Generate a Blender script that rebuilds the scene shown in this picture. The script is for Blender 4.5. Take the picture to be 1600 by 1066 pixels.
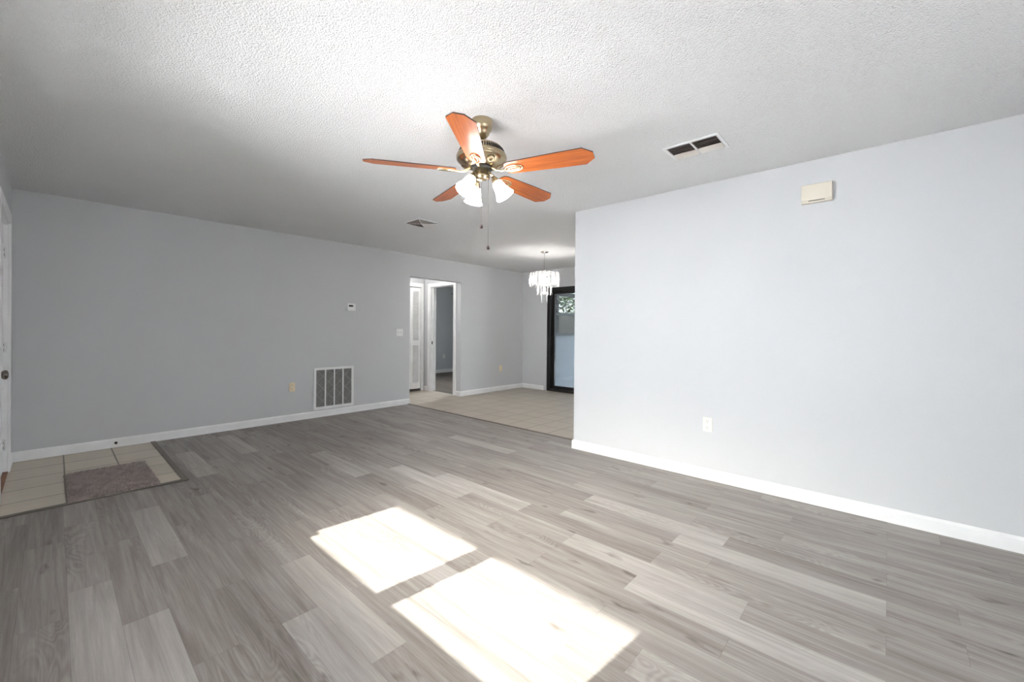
import bpy, bmesh, math, random
from mathutils import Vector, Matrix
random.seed(7)
PI = math.pi
for o in list(bpy.data.objects): bpy.data.objects.remove(o)
SC = bpy.context.scene
COL = SC.collection

# ------------------------------------------------------------------ camera
cam_d = bpy.data.cameras.new('camera'); cam = bpy.data.objects.new('camera', cam_d); COL.objects.link(cam)
RX = Vector((0.67190864, -0.74058879, 0.00818676)); UY = Vector((-0.00311564, 0.00822726, 0.9999613)); FW = Vector((0.74062749, 0.67190814, -0.00322056))
CAM = Vector((0.25687044, -5.778466, 1.21576136))
cam.matrix_world = Matrix(((RX.x, UY.x, -FW.x, CAM.x), (RX.y, UY.y, -FW.y, CAM.y), (RX.z, UY.z, -FW.z, CAM.z), (0, 0, 0, 1)))
cam_d.sensor_width = 36; cam_d.lens = 649.26 / 1600 * 36; cam_d.shift_y = -15.02 / 1600
cam_d.clip_start = 0.02
SC.camera = cam

# ------------------------------------------------------------------ daylight
EL = math.atan(0.609)                       # sun height over the horizon
w = bpy.data.worlds.new('world'); SC.world = w; w.use_nodes = True
wn = w.node_tree.nodes; wl = w.node_tree.links
bg = wn['Background']
sky = wn.new('ShaderNodeTexSky')
try: sky.sky_type = 'NISHITA'
except Exception: pass
sky.sun_disc = False; sky.sun_elevation = EL; sky.sun_rotation = math.radians(-85); sky.air_density = 1.0; sky.dust_density = 2.5
skd = wn.new('ShaderNodeMix'); skd.data_type = 'RGBA'; skd.inputs[0].default_value = 0.85
wl.new(sky.outputs[0], skd.inputs[6]); skd.inputs[7].default_value = (3.5, 3.42, 3.43, 1)
wl.new(skd.outputs[2], bg.inputs[0]); bg.inputs[1].default_value = 5.6
sd = bpy.data.lights.new('sun', 'SUN'); sun = bpy.data.objects.new('sun', sd); COL.objects.link(sun)
sd.energy = 10.0; sd.angle = math.radians(0.55); sd.color = (1.0, 0.96, 0.9)
sdir = Vector((1, -0.09, -0.609)).normalized()
sun.rotation_euler = sdir.to_track_quat('-Z', 'Y').to_euler(); sun.location = (-6, -4, 5)

def portal(loc, rot, sx, sy):
    d = bpy.data.lights.new('window_portal', 'AREA'); d.shape = 'RECTANGLE'; d.size = sx; d.size_y = sy
    d.cycles.is_portal = True
    o = bpy.data.objects.new('window_portal', d); COL.objects.link(o); o.location = loc; o.rotation_euler = rot
portal((-0.19, -4.0, 1.42), (0, -PI/2, 0), 1.3, 1.85)
portal((8.26, 1.6, 1.5), (0, PI/2, 0), 1.15, 1.35)
portal((7.12, -1.5, 1.03), (0, PI/2, 0), 2.0, 1.7)
portal((1.1, -7.51, 1.35), (PI/2, 0, 0), 1.75, 1.65)

SC.view_settings.view_transform = 'Standard'; SC.view_settings.look = 'None'; SC.view_settings.gamma = 1
SC.view_settings.use_curve_mapping = False
SC.view_settings.exposure = 1.38

# ------------------------------------------------------------------ materials
def srgb(r, g, b):
    f = lambda c: (c/255/12.92 if c/255 <= .04045 else ((c/255+.055)/1.055)**2.4)
    return (f(r), f(g), f(b), 1)
def mat(name, col, rough=.5, metal=0.0, bump=None, emis=None, spec=None, var=None, coat=0):
    """col linear rgba; bump=(scale,strength,dist); var=(scale,amount) colour mottling"""
    m = bpy.data.materials.new(name); m.use_nodes = True
    n = m.node_tree.nodes; l = m.node_tree.links; b = n['Principled BSDF']
    b.inputs['Base Color'].default_value = col; b.inputs['Roughness'].default_value = rough; b.inputs['Metallic'].default_value = metal
    if spec is not None: b.inputs['Specular IOR Level'].default_value = spec
    if coat: b.inputs['Coat Weight'].default_value = coat; b.inputs['Coat Roughness'].default_value = .15
    tc = n.new('ShaderNodeTexCoord')
    if bump:
        t = n.new('ShaderNodeTexNoise'); t.inputs['Scale'].default_value = bump[0]; t.inputs['Detail'].default_value = 3
        l.new(tc.outputs['Object'], t.inputs['Vector'])
        bp = n.new('ShaderNodeBump'); bp.inputs['Strength'].default_value = bump[1]; bp.inputs['Distance'].default_value = bump[2]
        l.new(t.outputs[0], bp.inputs['Height']); l.new(bp.outputs[0], b.inputs['Normal'])
    v = var or (6, .04)
    t2 = n.new('ShaderNodeTexNoise'); t2.inputs['Scale'].default_value = v[0]; t2.inputs['Detail'].default_value = 2
    l.new(tc.outputs['Object'], t2.inputs['Vector'])
    mr = n.new('ShaderNodeMapRange'); mr.inputs[1].default_value = .3; mr.inputs[2].default_value = .7
    mr.inputs[3].default_value = 1 - v[1]; mr.inputs[4].default_value = 1 + v[1]; l.new(t2.outputs[0], mr.inputs[0])
    mx = n.new('ShaderNodeVectorMath'); mx.operation = 'SCALE'; mx.inputs[0].default_value = col[:3]; l.new(mr.outputs[0], mx.inputs['Scale'])
    l.new(mx.outputs[0], b.inputs['Base Color'])
    if emis:
        b.inputs['Emission Color'].default_value = emis[0]; b.inputs['Emission Strength'].default_value = emis[1]
    return m
M = {}
M['wall'] = mat('wall_paint', (.60, .605, .62, 1), .75, bump=(140, .12, .002), var=(1.2, .012))
M['ceil'] = mat('popcorn_ceiling', (.88, .88, .88, 1), .95, var=(2, .01))
def popcorn(m):
    n = m.node_tree.nodes; l = m.node_tree.links; b = n['Principled BSDF']; tc = n.new('ShaderNodeTexCoord')
    a = n.new('ShaderNodeTexNoise'); a.inputs['Scale'].default_value = 105; a.inputs['Detail'].default_value = 4; a.inputs['Roughness'].default_value = .65
    v = n.new('ShaderNodeTexVoronoi'); v.inputs['Scale'].default_value = 130
    l.new(tc.outputs['Object'], a.inputs['Vector']); l.new(tc.outputs['Object'], v.inputs['Vector'])
    s = n.new('ShaderNodeMath'); s.operation = 'SUBTRACT'; l.new(a.outputs[0], s.inputs[0])
    h = n.new('ShaderNodeMath'); h.operation = 'MULTIPLY'; h.inputs[1].default_value = .45; l.new(v.outputs['Distance'], h.inputs[0]); l.new(h.outputs[0], s.inputs[1])
    bp = n.new('ShaderNodeBump'); bp.inputs['Strength'].default_value = .85; bp.inputs['Distance'].default_value = .012
    l.new(s.outputs[0], bp.inputs['Height']); l.new(bp.outputs[0], b.inputs['Normal'])
popcorn(M['ceil'])
M['trim'] = mat('white_trim_paint', (.88, .88, .885, 1), .38, bump=(60, .03, .001))
M['white'] = mat('white_plastic', (.86, .86, .86, 1), .35)
M['ivory'] = mat('ivory_plastic', (.84, .72, .53, 1), .35)
M['cream'] = mat('cream_plastic', (.70, .645, .55, 1), .4)
M['lightivory'] = mat('light_ivory_plastic', (.86, .82, .71, 1), .35)
M['dark'] = mat('dark_slot', (.02, .018, .016, 1), .6)
M['black'] = mat('black_metal_frame', (.012, .011, .010, 1), .35)
M['brass'] = mat('antique_brass', (.40, .325, .21, 1), .27, 1.0, bump=(200, .05, .001))
M['brassdark'] = mat('dark_brass', (.20, .155, .10, 1), .35, 1.0)
M['brasslight'] = mat('polished_brass', (.80, .68, .44, 1), .22, 1.0)
M['chrome'] = mat('chrome', (.75, .72, .68, 1), .15, 1.0)
M['knob'] = mat('satin_nickel_knob', (.25, .22, .19, 1), .25, 1.0)
M['bronze'] = mat('bronze', (.06, .035, .022, 1), .4, .6)
M['bead'] = mat('dark_wood_bead', (.022, .008, .008, 1), .55)
M['chain'] = mat('bead_chain', (.16, .14, .11, 1), .45, .8)
M['filter'] = mat('grey_filter_fabric', (.215, .21, .205, 1), .95, bump=(90, .3, .003), var=(30, .10))
M['filterwire'] = mat('filter_wire', (.50, .50, .48, 1), .6)
M['louver'] = mat('register_louver_shaded', (.25, .20, .18, 1), .45, .2)  # darker copy, the shade on these louvers is put into the colour
M['louverlit'] = mat('register_louver_lit', (.62, .58, .54, 1), .5)  # lit copy of the louver colour, for slats turned the other way
M['strip'] = mat('transition_strip', (.15, .125, .10, 1), .45, bump=(120, .1, .001), var=(25, .15))
M['block'] = mat('painted_block', (.29, .315, .345, 1), .8, bump=(30, .3, .004))
M['concrete'] = mat('pale_concrete', (.66, .645, .66, 1), .9, bump=(40, .3, .004), var=(3, .15))
M['grass'] = mat('pale_gravel', (.44, .42, .425, 1), .95, var=(8, .4))
M['leaf'] = mat('green_leaf', (.10, .16, .05, 1), .6, var=(12, .5))
M['bark'] = mat('bark', (.09, .07, .05, 1), .9)
M['soffit'] = mat('patio_soffit', (.42, .37, .31, 1), .8)
M['screenbar'] = mat('bronze_screen_bar', (.012, .012, .011, 1), .5)
M['fence'] = mat('dark_backing_fence', (.17, .165, .15, 1), .85, var=(10, .3))  # dark colour for the backing fence added outside
M['threshold'] = mat('wood_threshold', (.22, .09, .04, 1), .5, var=(30, .3))
M['extwall'] = mat('exterior_stucco', (.85, .84, .84, 1), .9, bump=(50, .4, .004))
M['sill'] = mat('polished_sill', (.80, .79, .76, 1), .12, spec=.9, var=(4, .05))
M['blackplastic'] = mat('black_display', (.015, .016, .015, 1), .25)

def glass_mat(name, tint, fac):
    m = bpy.data.materials.new(name); m.use_nodes = True; n = m.node_tree.nodes; l = m.node_tree.links
    for x in list(n): n.remove(x)
    o = n.new('ShaderNodeOutputMaterial'); t = n.new('ShaderNodeBsdfTransparent'); g = n.new('ShaderNodeBsdfGlossy')
    t.inputs[0].default_value = tint; g.inputs['Roughness'].default_value = .02
    mx = n.new('ShaderNodeMixShader'); f = n.new('ShaderNodeFresnel'); f.inputs[0].default_value = 1.5
    mm = n.new('ShaderNodeMath'); mm.operation = 'MULTIPLY_ADD'; mm.inputs[1].default_value = 1.0; mm.inputs[2].default_value = fac
    l.new(f.outputs[0], mm.inputs[0]); l.new(mm.outputs[0], mx.inputs[0]); l.new(t.outputs[0], mx.inputs[1]); l.new(g.outputs[0], mx.inputs[2]); l.new(mx.outputs[0], o.inputs[0])
    return m
M['glass'] = glass_mat('window_glass', (.93, .96, .95, 1), 0)
M['dimglass'] = glass_mat('dimming_door_glass', (.30, .325, .335, 1), .0)  # tint added to dim the overbright view outside
def screen_mat():
    m = bpy.data.materials.new('insect_screen'); m.use_nodes = True; n = m.node_tree.nodes; l = m.node_tree.links
    for x in list(n): n.remove(x)
    o = n.new('ShaderNodeOutputMaterial'); t = n.new('ShaderNodeBsdfTransparent'); g = n.new('ShaderNodeBsdfDiffuse'); g.inputs[0].default_value = (.03, .03, .03, 1)
    mx = n.new('ShaderNodeMixShader'); mx.inputs[0].default_value = .45
    l.new(t.outputs[0], mx.inputs[1]); l.new(g.outputs[0], mx.inputs[2]); l.new(mx.outputs[0], o.inputs[0]); return m
M['screen'] = screen_mat()
def sheer_mat():
    m = bpy.data.materials.new('sheer_fabric'); m.use_nodes = True; n = m.node_tree.nodes; l = m.node_tree.links
    for x in list(n): n.remove(x)
    o = n.new('ShaderNodeOutputMaterial'); t = n.new('ShaderNodeBsdfTranslucent'); g = n.new('ShaderNodeBsdfDiffuse'); g.inputs[0].default_value = (.9, .9, .9, 1); t.inputs[0].default_value = (.85, .84, .84, 1)
    mx = n.new('ShaderNodeMixShader'); mx.inputs[0].default_value = .35
    l.new(t.outputs[0], mx.inputs[1]); l.new(g.outputs[0], mx.inputs[2]); l.new(mx.outputs[0], o.inputs[0]); return m
M['sheer'] = sheer_mat()
def crystal_mat():
    m = bpy.data.materials.new('cut_crystal'); m.use_nodes = True; n = m.node_tree.nodes; l = m.node_tree.links
    for x in list(n): n.remove(x)
    o = n.new('ShaderNodeOutputMaterial'); t = n.new('ShaderNodeBsdfTransparent'); g = n.new('ShaderNodeBsdfGlossy')
    t.inputs[0].default_value = (.97, .97, .97, 1); g.inputs['Roughness'].default_value = .12; g.inputs[0].default_value = (1, 1, 1, 1)
    tr = n.new('ShaderNodeBsdfTranslucent'); tr.inputs[0].default_value = (.95, .95, .95, 1)
    a = n.new('ShaderNodeMixShader'); a.inputs[0].default_value = .35; l.new(g.outputs[0], a.inputs[1]); l.new(tr.outputs[0], a.inputs[2])
    mx = n.new('ShaderNodeMixShader'); f = n.new('ShaderNodeLayerWeight'); f.inputs[0].default_value = .42
    l.new(f.outputs['Fresnel'], mx.inputs[0]); l.new(t.outputs[0], mx.inputs[1]); l.new(a.outputs[0], mx.inputs[2]); l.new(mx.outputs[0], o.inputs[0])
    return m
M['crystal'] = crystal_mat()
M['shade'] = mat('lit_frosted_glass', (.95, .93, .9, 1), .3, emis=((1, .97, .96, 1), 7.0))
M['shadeoff'] = mat('frosted_glass', (.85, .84, .82, 1), .3)
M['bulb'] = mat('lit_bulb', (1, 1, 1, 1), .3, emis=((1, .96, .92, 1), 75.0))
M['hallbulb'] = mat('lit_diffuser', (1, 1, 1, 1), .3, emis=((1, .97, .93, 1), 20.0))

def blade_mat(name, c1, c2):
    m = mat(name, c1, .42, coat=.2); n = m.node_tree.nodes; l = m.node_tree.links; b = n['Principled BSDF']
    tc = n.new('ShaderNodeTexCoord'); mp = n.new('ShaderNodeMapping'); mp.inputs['Scale'].default_value = (4, 60, 4); l.new(tc.outputs['UV'], mp.inputs[0])
    t = n.new('ShaderNodeTexNoise'); t.inputs['Scale'].default_value = 1.0; t.inputs['Detail'].default_value = 4; l.new(mp.outputs[0], t.inputs[0])
    r = n.new('ShaderNodeValToRGB'); r.color_ramp.elements[0].position = .3; r.color_ramp.elements[1].position = .72
    r.color_ramp.elements[0].color = c2; r.color_ramp.elements[1].color = c1; l.new(t.outputs[0], r.inputs[0]); l.new(r.outputs[0], b.inputs['Base Color'])
    return m
M['blade'] = blade_mat('cherry_wood_blade', (.60, .165, .036, 1), (.36, .082, .016, 1))
M['bladeedge'] = mat('blade_edge', (.05, .018, .010, 1), .5)
M['bladedark'] = blade_mat('dark_wood_blade', (.08, .05, .035, 1), (.05, .03, .02, 1))

def tile_mat(name, x0, y0, c, g):
    m = bpy.data.materials.new(name); m.use_nodes = True; n = m.node_tree.nodes; l = m.node_tree.links; b = n['Principled BSDF']
    P = .325
    tc = n.new('ShaderNodeTexCoord'); sp = n.new('ShaderNodeSeparateXYZ'); l.new(tc.outputs['Object'], sp.inputs[0])
    def M_(op, a, bb=None, c_=None):
        q = n.new('ShaderNodeMath'); q.operation = op
        for i, v in enumerate((a, bb, c_)):
            if v is None: continue
            if isinstance(v, (int, float)): q.inputs[i].default_value = v
            else: l.new(v, q.inputs[i])
        return q.outputs[0]
    ed = []; cell = []
    for k, off in ((0, x0), (1, y0)):
        s = M_('DIVIDE', M_('SUBTRACT', sp.outputs[k], off), P); fl = M_('FLOOR', s); fr = M_('SUBTRACT', s, fl)
        ed.append(M_('MINIMUM', fr, M_('SUBTRACT', 1.0, fr))); cell.append(fl)
    e = M_('MINIMUM', ed[0], ed[1])
    gm = n.new('ShaderNodeMapRange'); gm.inputs[1].default_value = .010; gm.inputs[2].default_value = .020; l.new(e, gm.inputs[0])
    wnx = n.new('ShaderNodeTexWhiteNoise'); cb = n.new('ShaderNodeCombineXYZ'); l.new(cell[0], cb.inputs[0]); l.new(cell[1], cb.inputs[1]); l.new(cb.outputs[0], wnx.inputs['Vector'])
    mp = n.new('ShaderNodeMapping'); mp.inputs['Scale'].default_value = (3, 26, 1); l.new(tc.outputs['Object'], mp.inputs[0]); 
    nz = n.new('ShaderNodeTexNoise'); nz.inputs['Scale'].default_value = 1; nz.inputs['Detail'].default_value = 4; l.new(mp.outputs[0], nz.inputs[0])
    br = M_('ADD', M_('MULTIPLY_ADD', wnx.outputs[0], .08, .84), M_('MULTIPLY', nz.outputs[0], .24))
    sc = n.new('ShaderNodeVectorMath'); sc.operation = 'SCALE'; sc.inputs[0].default_value = c; l.new(br, sc.inputs['Scale'])
    mx = n.new('ShaderNodeMix'); mx.data_type = 'RGBA'; l.new(gm.outputs[0], mx.inputs[0]); mx.inputs[6].default_value = (*g, 1); l.new(sc.outputs[0], mx.inputs[7])
    l.new(mx.outputs[2], b.inputs['Base Color']); b.inputs['Roughness'].default_value = .42
    bp = n.new('ShaderNodeBump'); bp.inputs['Distance'].default_value = .002; bp.inputs['Strength'].default_value = .6; l.new(gm.outputs[0], bp.inputs['Height']); l.new(bp.outputs[0], b.inputs['Normal'])
    return m
M['tile'] = tile_mat('ceramic_tile', 4.137, -2.80, (.47, .415, .345), (.22, .18, .14))
M['tileentry'] = tile_mat('entry_ceramic_tile', -.005, -.04, (.62, .55, .455), (.22, .18, .14))

def plank_mat():
    m = bpy.data.materials.new('grey_oak_planks'); m.use_nodes = True; n = m.node_tree.nodes; l = m.node_tree.links; b = n['Principled BSDF']
    def M_(op, a, bb=None, c_=None, clamp=False):
        q = n.new('ShaderNodeMath'); q.operation = op; q.use_clamp = clamp
        for i, v in enumerate((a, bb, c_)):
            if v is None: continue
            if isinstance(v, (int, float)): q.inputs[i].default_value = v
            else: l.new(v, q.inputs[i])
        return q.outputs[0]
    uv = n.new('ShaderNodeUVMap'); uv.uv_map = 'plank'
    sp = n.new('ShaderNodeSeparateXYZ'); l.new(uv.outputs[0], sp.inputs[0])      # u across in metres, v along in metres
    tone = n.new('ShaderNodeAttribute'); tone.attribute_name = 'tone'; seed = n.new('ShaderNodeAttribute'); seed.attribute_name = 'seed'; ln = n.new('ShaderNodeAttribute'); ln.attribute_name = 'plen'
    def noise(su, sv, detail, rough=.6, dist=0, off=0):
        c = n.new('ShaderNodeCombineXYZ'); l.new(M_('MULTIPLY', sp.outputs[0], su), c.inputs[0]); l.new(M_('MULTIPLY', sp.outputs[1], sv), c.inputs[1]); l.new(M_('MULTIPLY_ADD', seed.outputs['Fac'], 91.7, off), c.inputs[2])
        t = n.new('ShaderNodeTexNoise'); t.inputs['Scale'].default_value = 1; t.inputs['Detail'].default_value = detail; t.inputs['Roughness'].default_value = rough; t.inputs['Distortion'].default_value = dist
        l.new(c.outputs[0], t.inputs['Vector']); return t.outputs[0]
    fine = noise(230, 6, 4, .7)
    streak = noise(30, 1.2, 4, .6, 1.2, 3)
    broad = noise(9, .9, 2, .5, .8, 7)
    # cathedral figure: rings of a stretched warped field
    ff = noise(7, 1.3, 1, .4, 1.5, 15)
    rings = M_('SINE', M_('MULTIPLY', ff, 95.0))
    gate = n.new('ShaderNodeMapRange'); gate.inputs[1].default_value = .52; gate.inputs[2].default_value = .66; l.new(noise(3, .8, 1, .5, 0, 23), gate.inputs[0])
    ringsg = M_('MULTIPLY', rings, gate.outputs[0])
    # knots
    kc = n.new('ShaderNodeCombineXYZ'); l.new(M_('MULTIPLY', sp.outputs[0], 7.0), kc.inputs[0]); l.new(M_('MULTIPLY', sp.outputs[1], 2.6), kc.inputs[1]); l.new(M_('MULTIPLY', seed.outputs['Fac'], 53.0), kc.inputs[2])
    kd = n.new('ShaderNodeTexNoise'); kd.inputs['Scale'].default_value = 2.5; l.new(kc.outputs[0], kd.inputs['Vector'])
    kv = n.new('ShaderNodeTexVoronoi'); kv.inputs['Scale'].default_value = 1.0; 
    ka = n.new('ShaderNodeVectorMath'); ka.operation = 'MULTIPLY_ADD'; l.new(kd.outputs['Color'], ka.inputs[0]); ka.inputs[1].default_value = (.55, .55, .0); l.new(kc.outputs[0], ka.inputs[2]); l.new(ka.outputs[0], kv.inputs['Vector'])
    kn = n.new('ShaderNodeMapRange'); kn.inputs[1].default_value = .03; kn.inputs[2].default_value = .14; kn.inputs[3].default_value = 1; kn.inputs[4].default_value = 0; l.new(kv.outputs['Distance'], kn.inputs[0])
    val = M_('ADD', M_('MULTIPLY_ADD', fine, .46, -.23), M_('MULTIPLY_ADD', streak, .85, -.425))
    val = M_('ADD', val, M_('MULTIPLY_ADD', broad, .55, -.275))
    val = M_('ADD', val, M_('MULTIPLY', ringsg, .09))
    val = M_('SUBTRACT', val, M_('MULTIPLY', kn.outputs[0], .38))
    tn = M_('MULTIPLY_ADD', tone.outputs['Fac'], .62, .20)
    tot = M_('ADD', tn, M_('MULTIPLY', val, .85), clamp=True)
    r = n.new('ShaderNodeValToRGB'); el = r.color_ramp.elements
    el[0].position = 0; el[0].color = (.105, .084, .073, 1); el[1].position = 1; el[1].color = (.55, .525, .50, 1)
    e = el.new(.38); e.color = (.262, .232, .213, 1); e = el.new(.7); e.color = (.40, .37, .348, 1)
    l.new(tot, r.inputs[0])
    # joints
    W = .147
    du = M_('MINIMUM', sp.outputs[0], M_('SUBTRACT', W, sp.outputs[0])); dv = M_('MINIMUM', sp.outputs[1], M_('SUBTRACT', ln.outputs['Fac'], sp.outputs[1]))
    dj = M_('MINIMUM', du, dv)
    jm = n.new('ShaderNodeMapRange'); jm.inputs[1].default_value = .0004; jm.inputs[2].default_value = .0018; jm.inputs[3].default_value = .78; l.new(dj, jm.inputs[0])
    sc = n.new('ShaderNodeVectorMath'); sc.operation = 'SCALE'; l.new(r.outputs[0], sc.inputs[0]); l.new(jm.outputs[0], sc.inputs['Scale'])
    l.new(sc.outputs[0], b.inputs['Base Color'])
    rr = M_('MULTIPLY_ADD', fine, .15, .40); l.new(rr, b.inputs['Roughness']); b.inputs['Specular IOR Level'].default_value = .4
    bp = n.new('ShaderNodeBump'); bp.inputs['Distance'].default_value = .001; bp.inputs['Strength'].default_value = .35
    l.new(M_('ADD', fine, jm.outputs[0]), bp.inputs['Height']); l.new(bp.outputs[0], b.inputs['Normal'])
    return m
M['plank'] = plank_mat()
M['plankdark'] = plank_mat(); M['plankdark'].name = 'brown_oak_planks'
for nd in M['plankdark'].node_tree.nodes:
    if nd.type == 'VALTORGB':
        for e_ in nd.color_ramp.elements: c_ = e_.color; e_.color = (c_[0]*.36, c_[1]*.31, c_[2]*.265, 1)
M['pile'] = mat('shag_pile', (.45, .385, .36, 1), .95, var=(22, .2))
M['rugback'] = mat('rug_backing', (.22, .18, .165, 1), .95)

# ------------------------------------------------------------------ mesh helpers
class MB:
    def __init__(s): s.bm = bmesh.new()
    def box(s, x0, x1, y0, y1, z0, z1, mx=None, mi=0):
        vs = [s.bm.verts.new(Vector(p)) for p in ((x0,y0,z0),(x1,y0,z0),(x1,y1,z0),(x0,y1,z0),(x0,y0,z1),(x1,y0,z1),(x1,y1,z1),(x0,y1,z1))]
        for f in ((0,3,2,1),(4,5,6,7),(0,1,5,4),(1,2,6,5),(2,3,7,6),(3,0,4,7)):
            q = s.bm.faces.new([vs[i] for i in f]); q.material_index = mi
        if mx is not None:
            for v in vs: v.co = mx @ v.co
        return s
    def prism(s, pts, z0, z1, mx=None, mi=0, mside=None):
        a = [s.bm.verts.new(Vector((p[0], p[1], z0))) for p in pts]; b = [s.bm.verts.new(Vector((p[0], p[1], z1))) for p in pts]
        f = s.bm.faces.new(a[::-1]); f.material_index = mi; f = s.bm.faces.new(b); f.material_index = mi
        n = len(pts)
        for i in range(n):
            f = s.bm.faces.new([a[i], a[(i+1) % n], b[(i+1) % n], b[i]]); f.material_index = mi if mside is None else mside
        if mx is not None:
            for v in a + b: v.co = mx @ v.co
        return s
    def lathe(s, prof, n=32, mx=None, cap=True, mi=0, rib=0, ribn=0):
        rings = []
        for r, z in prof:
            ring = []
            for i in range(n):
                a = 2*PI*i/n; rr = r*(1 + (rib*math.cos(ribn*a) if rib else 0))
                v = s.bm.verts.new(Vector((rr*math.cos(a), rr*math.sin(a), z))); 
                ring.append(v)
            rings.append(ring)
        for k in range(len(rings)-1):
            for i in range(n):
                f = s.bm.faces.new([rings[k][i], rings[k+1][i], rings[k+1][(i+1) % n], rings[k][(i+1) % n]]); f.smooth = True; f.material_index = mi
        if cap:
            if prof[0][0] > 1e-4: s.bm.faces.new(rings[0]).material_index = mi
            if prof[-1][0] > 1e-4: s.bm.faces.new(rings[-1][::-1]).material_index = mi
        if mx is not None:
            for rg in rings:
                for v in rg: v.co = mx @ v.co
        return s
    def tube(s, pts, r, n=8, closed=False, mi=0):
        pts = [Vector(p) for p in pts]; N = len(pts); rings = []
        rs = r if isinstance(r, (list, tuple)) else [r]*N
        up0 = Vector((0, 0, 1))
        for i, p in enumerate(pts):
            if closed: t = pts[(i+1) % N] - pts[i-1]
            else: t = pts[min(i+1, N-1)] - pts[max(i-1, 0)]
            t.normalize(); u = up0 if abs(t.z) < .95 else Vector((1, 0, 0))
            a = t.cross(u).normalized(); b = a.cross(t)
            rings.append([s.bm.verts.new(p + (a*math.cos(2*PI*k/n) + b*math.sin(2*PI*k/n))*rs[i]) for k in range(n)])
        for i in range(N if closed else N-1):
            A, B = rings[i], rings[(i+1) % N]
            for k in range(n):
                f = s.bm.faces.new([A[k], A[(k+1) % n], B[(k+1) % n], B[k]]); f.smooth = True; f.material_index = mi
        if not closed: s.bm.faces.new(rings[0][::-1]); s.bm.faces.new(rings[-1])
        return s
    def sphere(s, c, r, n=12, sx=1, sy=1, sz=1):
        ret = bmesh.ops.create_uvsphere(s.bm, u_segments=n, v_segments=max(6, n//2+2), radius=r)
        for v in ret['verts']:
            v.co = Vector((v.co.x*sx, v.co.y*sy, v.co.z*sz)) + Vector(c)
            for f in v.link_faces: f.smooth = True
        return s
    def build(s, name, m, parent=None, bevel=0, seg=2, kind=None):
        me = bpy.data.meshes.new(name); bmesh.ops.remove_doubles(s.bm, verts=s.bm.verts, dist=1e-6); bmesh.ops.recalc_face_normals(s.bm, faces=s.bm.faces)
        s.bm.to_mesh(me); s.bm.free()
        for mm in (m if isinstance(m, (list, tuple)) else [m]): me.materials.append(M[mm] if isinstance(mm, str) else mm)
        o = bpy.data.objects.new(name, me); COL.objects.link(o)
        if parent is not None: o.parent = parent
        if bevel:
            b = o.modifiers.new('bevel', 'BEVEL'); b.width = bevel; b.segments = seg; b.limit_method = 'ANGLE'
        if kind: o['kind'] = kind
        return o
def thing(name, label, cat, loc=(0, 0, 0), rz=0, group=None):
    o = bpy.data.objects.new(name, None); COL.objects.link(o); o.location = loc; o.rotation_euler = (0, 0, rz); o.empty_display_size = .05
    o['label'] = label; o['category'] = cat
    if group: o['group'] = group
    return o
def tag(o, label, cat, group=None):
    o['label'] = label; o['category'] = cat
    if group: o['group'] = group
    return o
def struct(name, mb, m, parent=None, bevel=0):
    o = mb.build(name, m, parent, bevel)
    if parent is None: o['kind'] = 'structure'
    return o
def wall_grid(axis, p0, p1, u0, u1, z0, z1, holes):
    """wall slab between p0..p1 on axis ('x' = slab normal along x), spanning u0..u1, with rectangular holes (ua,ub,za,zb)"""
    mb = MB(); us = sorted({u0, u1, *[h[0] for h in holes], *[h[1] for h in holes]}); zs = sorted({z0, z1, *[h[2] for h in holes], *[h[3] for h in holes]})
    for i in range(len(us)-1):
        j = 0
        while j < len(zs)-1:
            a, b = us[i], us[i+1]
            ins = lambda c, d: any(h[0] < (a+b)/2 < h[1] and h[2] < (c+d)/2 < h[3] for h in holes)
            if ins(zs[j], zs[j+1]): j += 1; continue
            k = j
            while k+1 < len(zs)-1 and not ins(zs[k+1], zs[k+2]): k += 1
            if axis == 'x': mb.box(p0, p1, a, b, zs[j], zs[k+1])
            else: mb.box(a, b, p0, p1, zs[j], zs[k+1])
            j = k+1
    return mb

H = 2.44; XR = 3.872; YC = -3.37; XD = 6.96; XT = 4.137; YB = -7.4
# ------------------------------------------------------------------ setting: walls
struct('wall_left', wall_grid('x', -.2, 0, YB, .12, 0, H, [(-1.30, -.37, 0, 2.07), (-4.93, -3.06, .765, 2.08)]), 'wall')
struct('wall_back', wall_grid('y', 0, .12, 0, 6.96+.15, 0, H, [(4.15, 5.24, 0, 2.075)]), 'wall')
struct('wall_right', MB().box(XR, XR+.118, YB, YC, 0, H), 'wall', bevel=.003)
struct('wall_rear', wall_grid('y', YB-.12, YB, 0, XR+.118, 0, H, [(.2, 2.0, .5, 2.2)]), 'wall')
struct('wall_dining', wall_grid('x', XD, XD+.15, -4.2, 0, 0, H, [(-2.48, -.66, 0, 2.07)]), 'wall')
struct('wall_kitchen', MB().box(XR+.118, XD, -4.32, -4.2, 0, H), 'wall')
struct('wall_hall_left', MB().box(2.95, 3.07, .12, 1.07, 0, H), 'wall')
struct('wall_hall_back', wall_grid('y', 1.10, 1.20, 2.95, 5.24, 0, H, [(4.22, 5.146, 0, 2.04)]), 'wall')
struct('wall_closet', MB().box(4.0, 5.24, 1.75, 1.80, 0, H).box(4.0, 4.05, 1.2, 1.75, 0, H), 'wall')
struct('wall_hall_right', wall_grid('x', 5.24, 5.36, .12, 3.66, 0, H, [(.19, .92, 0, 2.06)]), 'wall')
struct('wall_bedroom_back', MB().box(5.36, 8.27, 3.54, 3.66, 0, H), 'wall')
struct('wall_bedroom_side', wall_grid('x', 8.15, 8.27, 0, 3.54, 0, H, [(.9, 2.3, .9, 2.1)]), 'wall')
struct('wall_bedroom_front', MB().box(7.11, 8.15, 0, .12, 0, H), 'extwall')
struct('ceiling', MB().box(-.2, 8.27, YB-.12, 3.66, H, H+.12), 'ceil')
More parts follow.
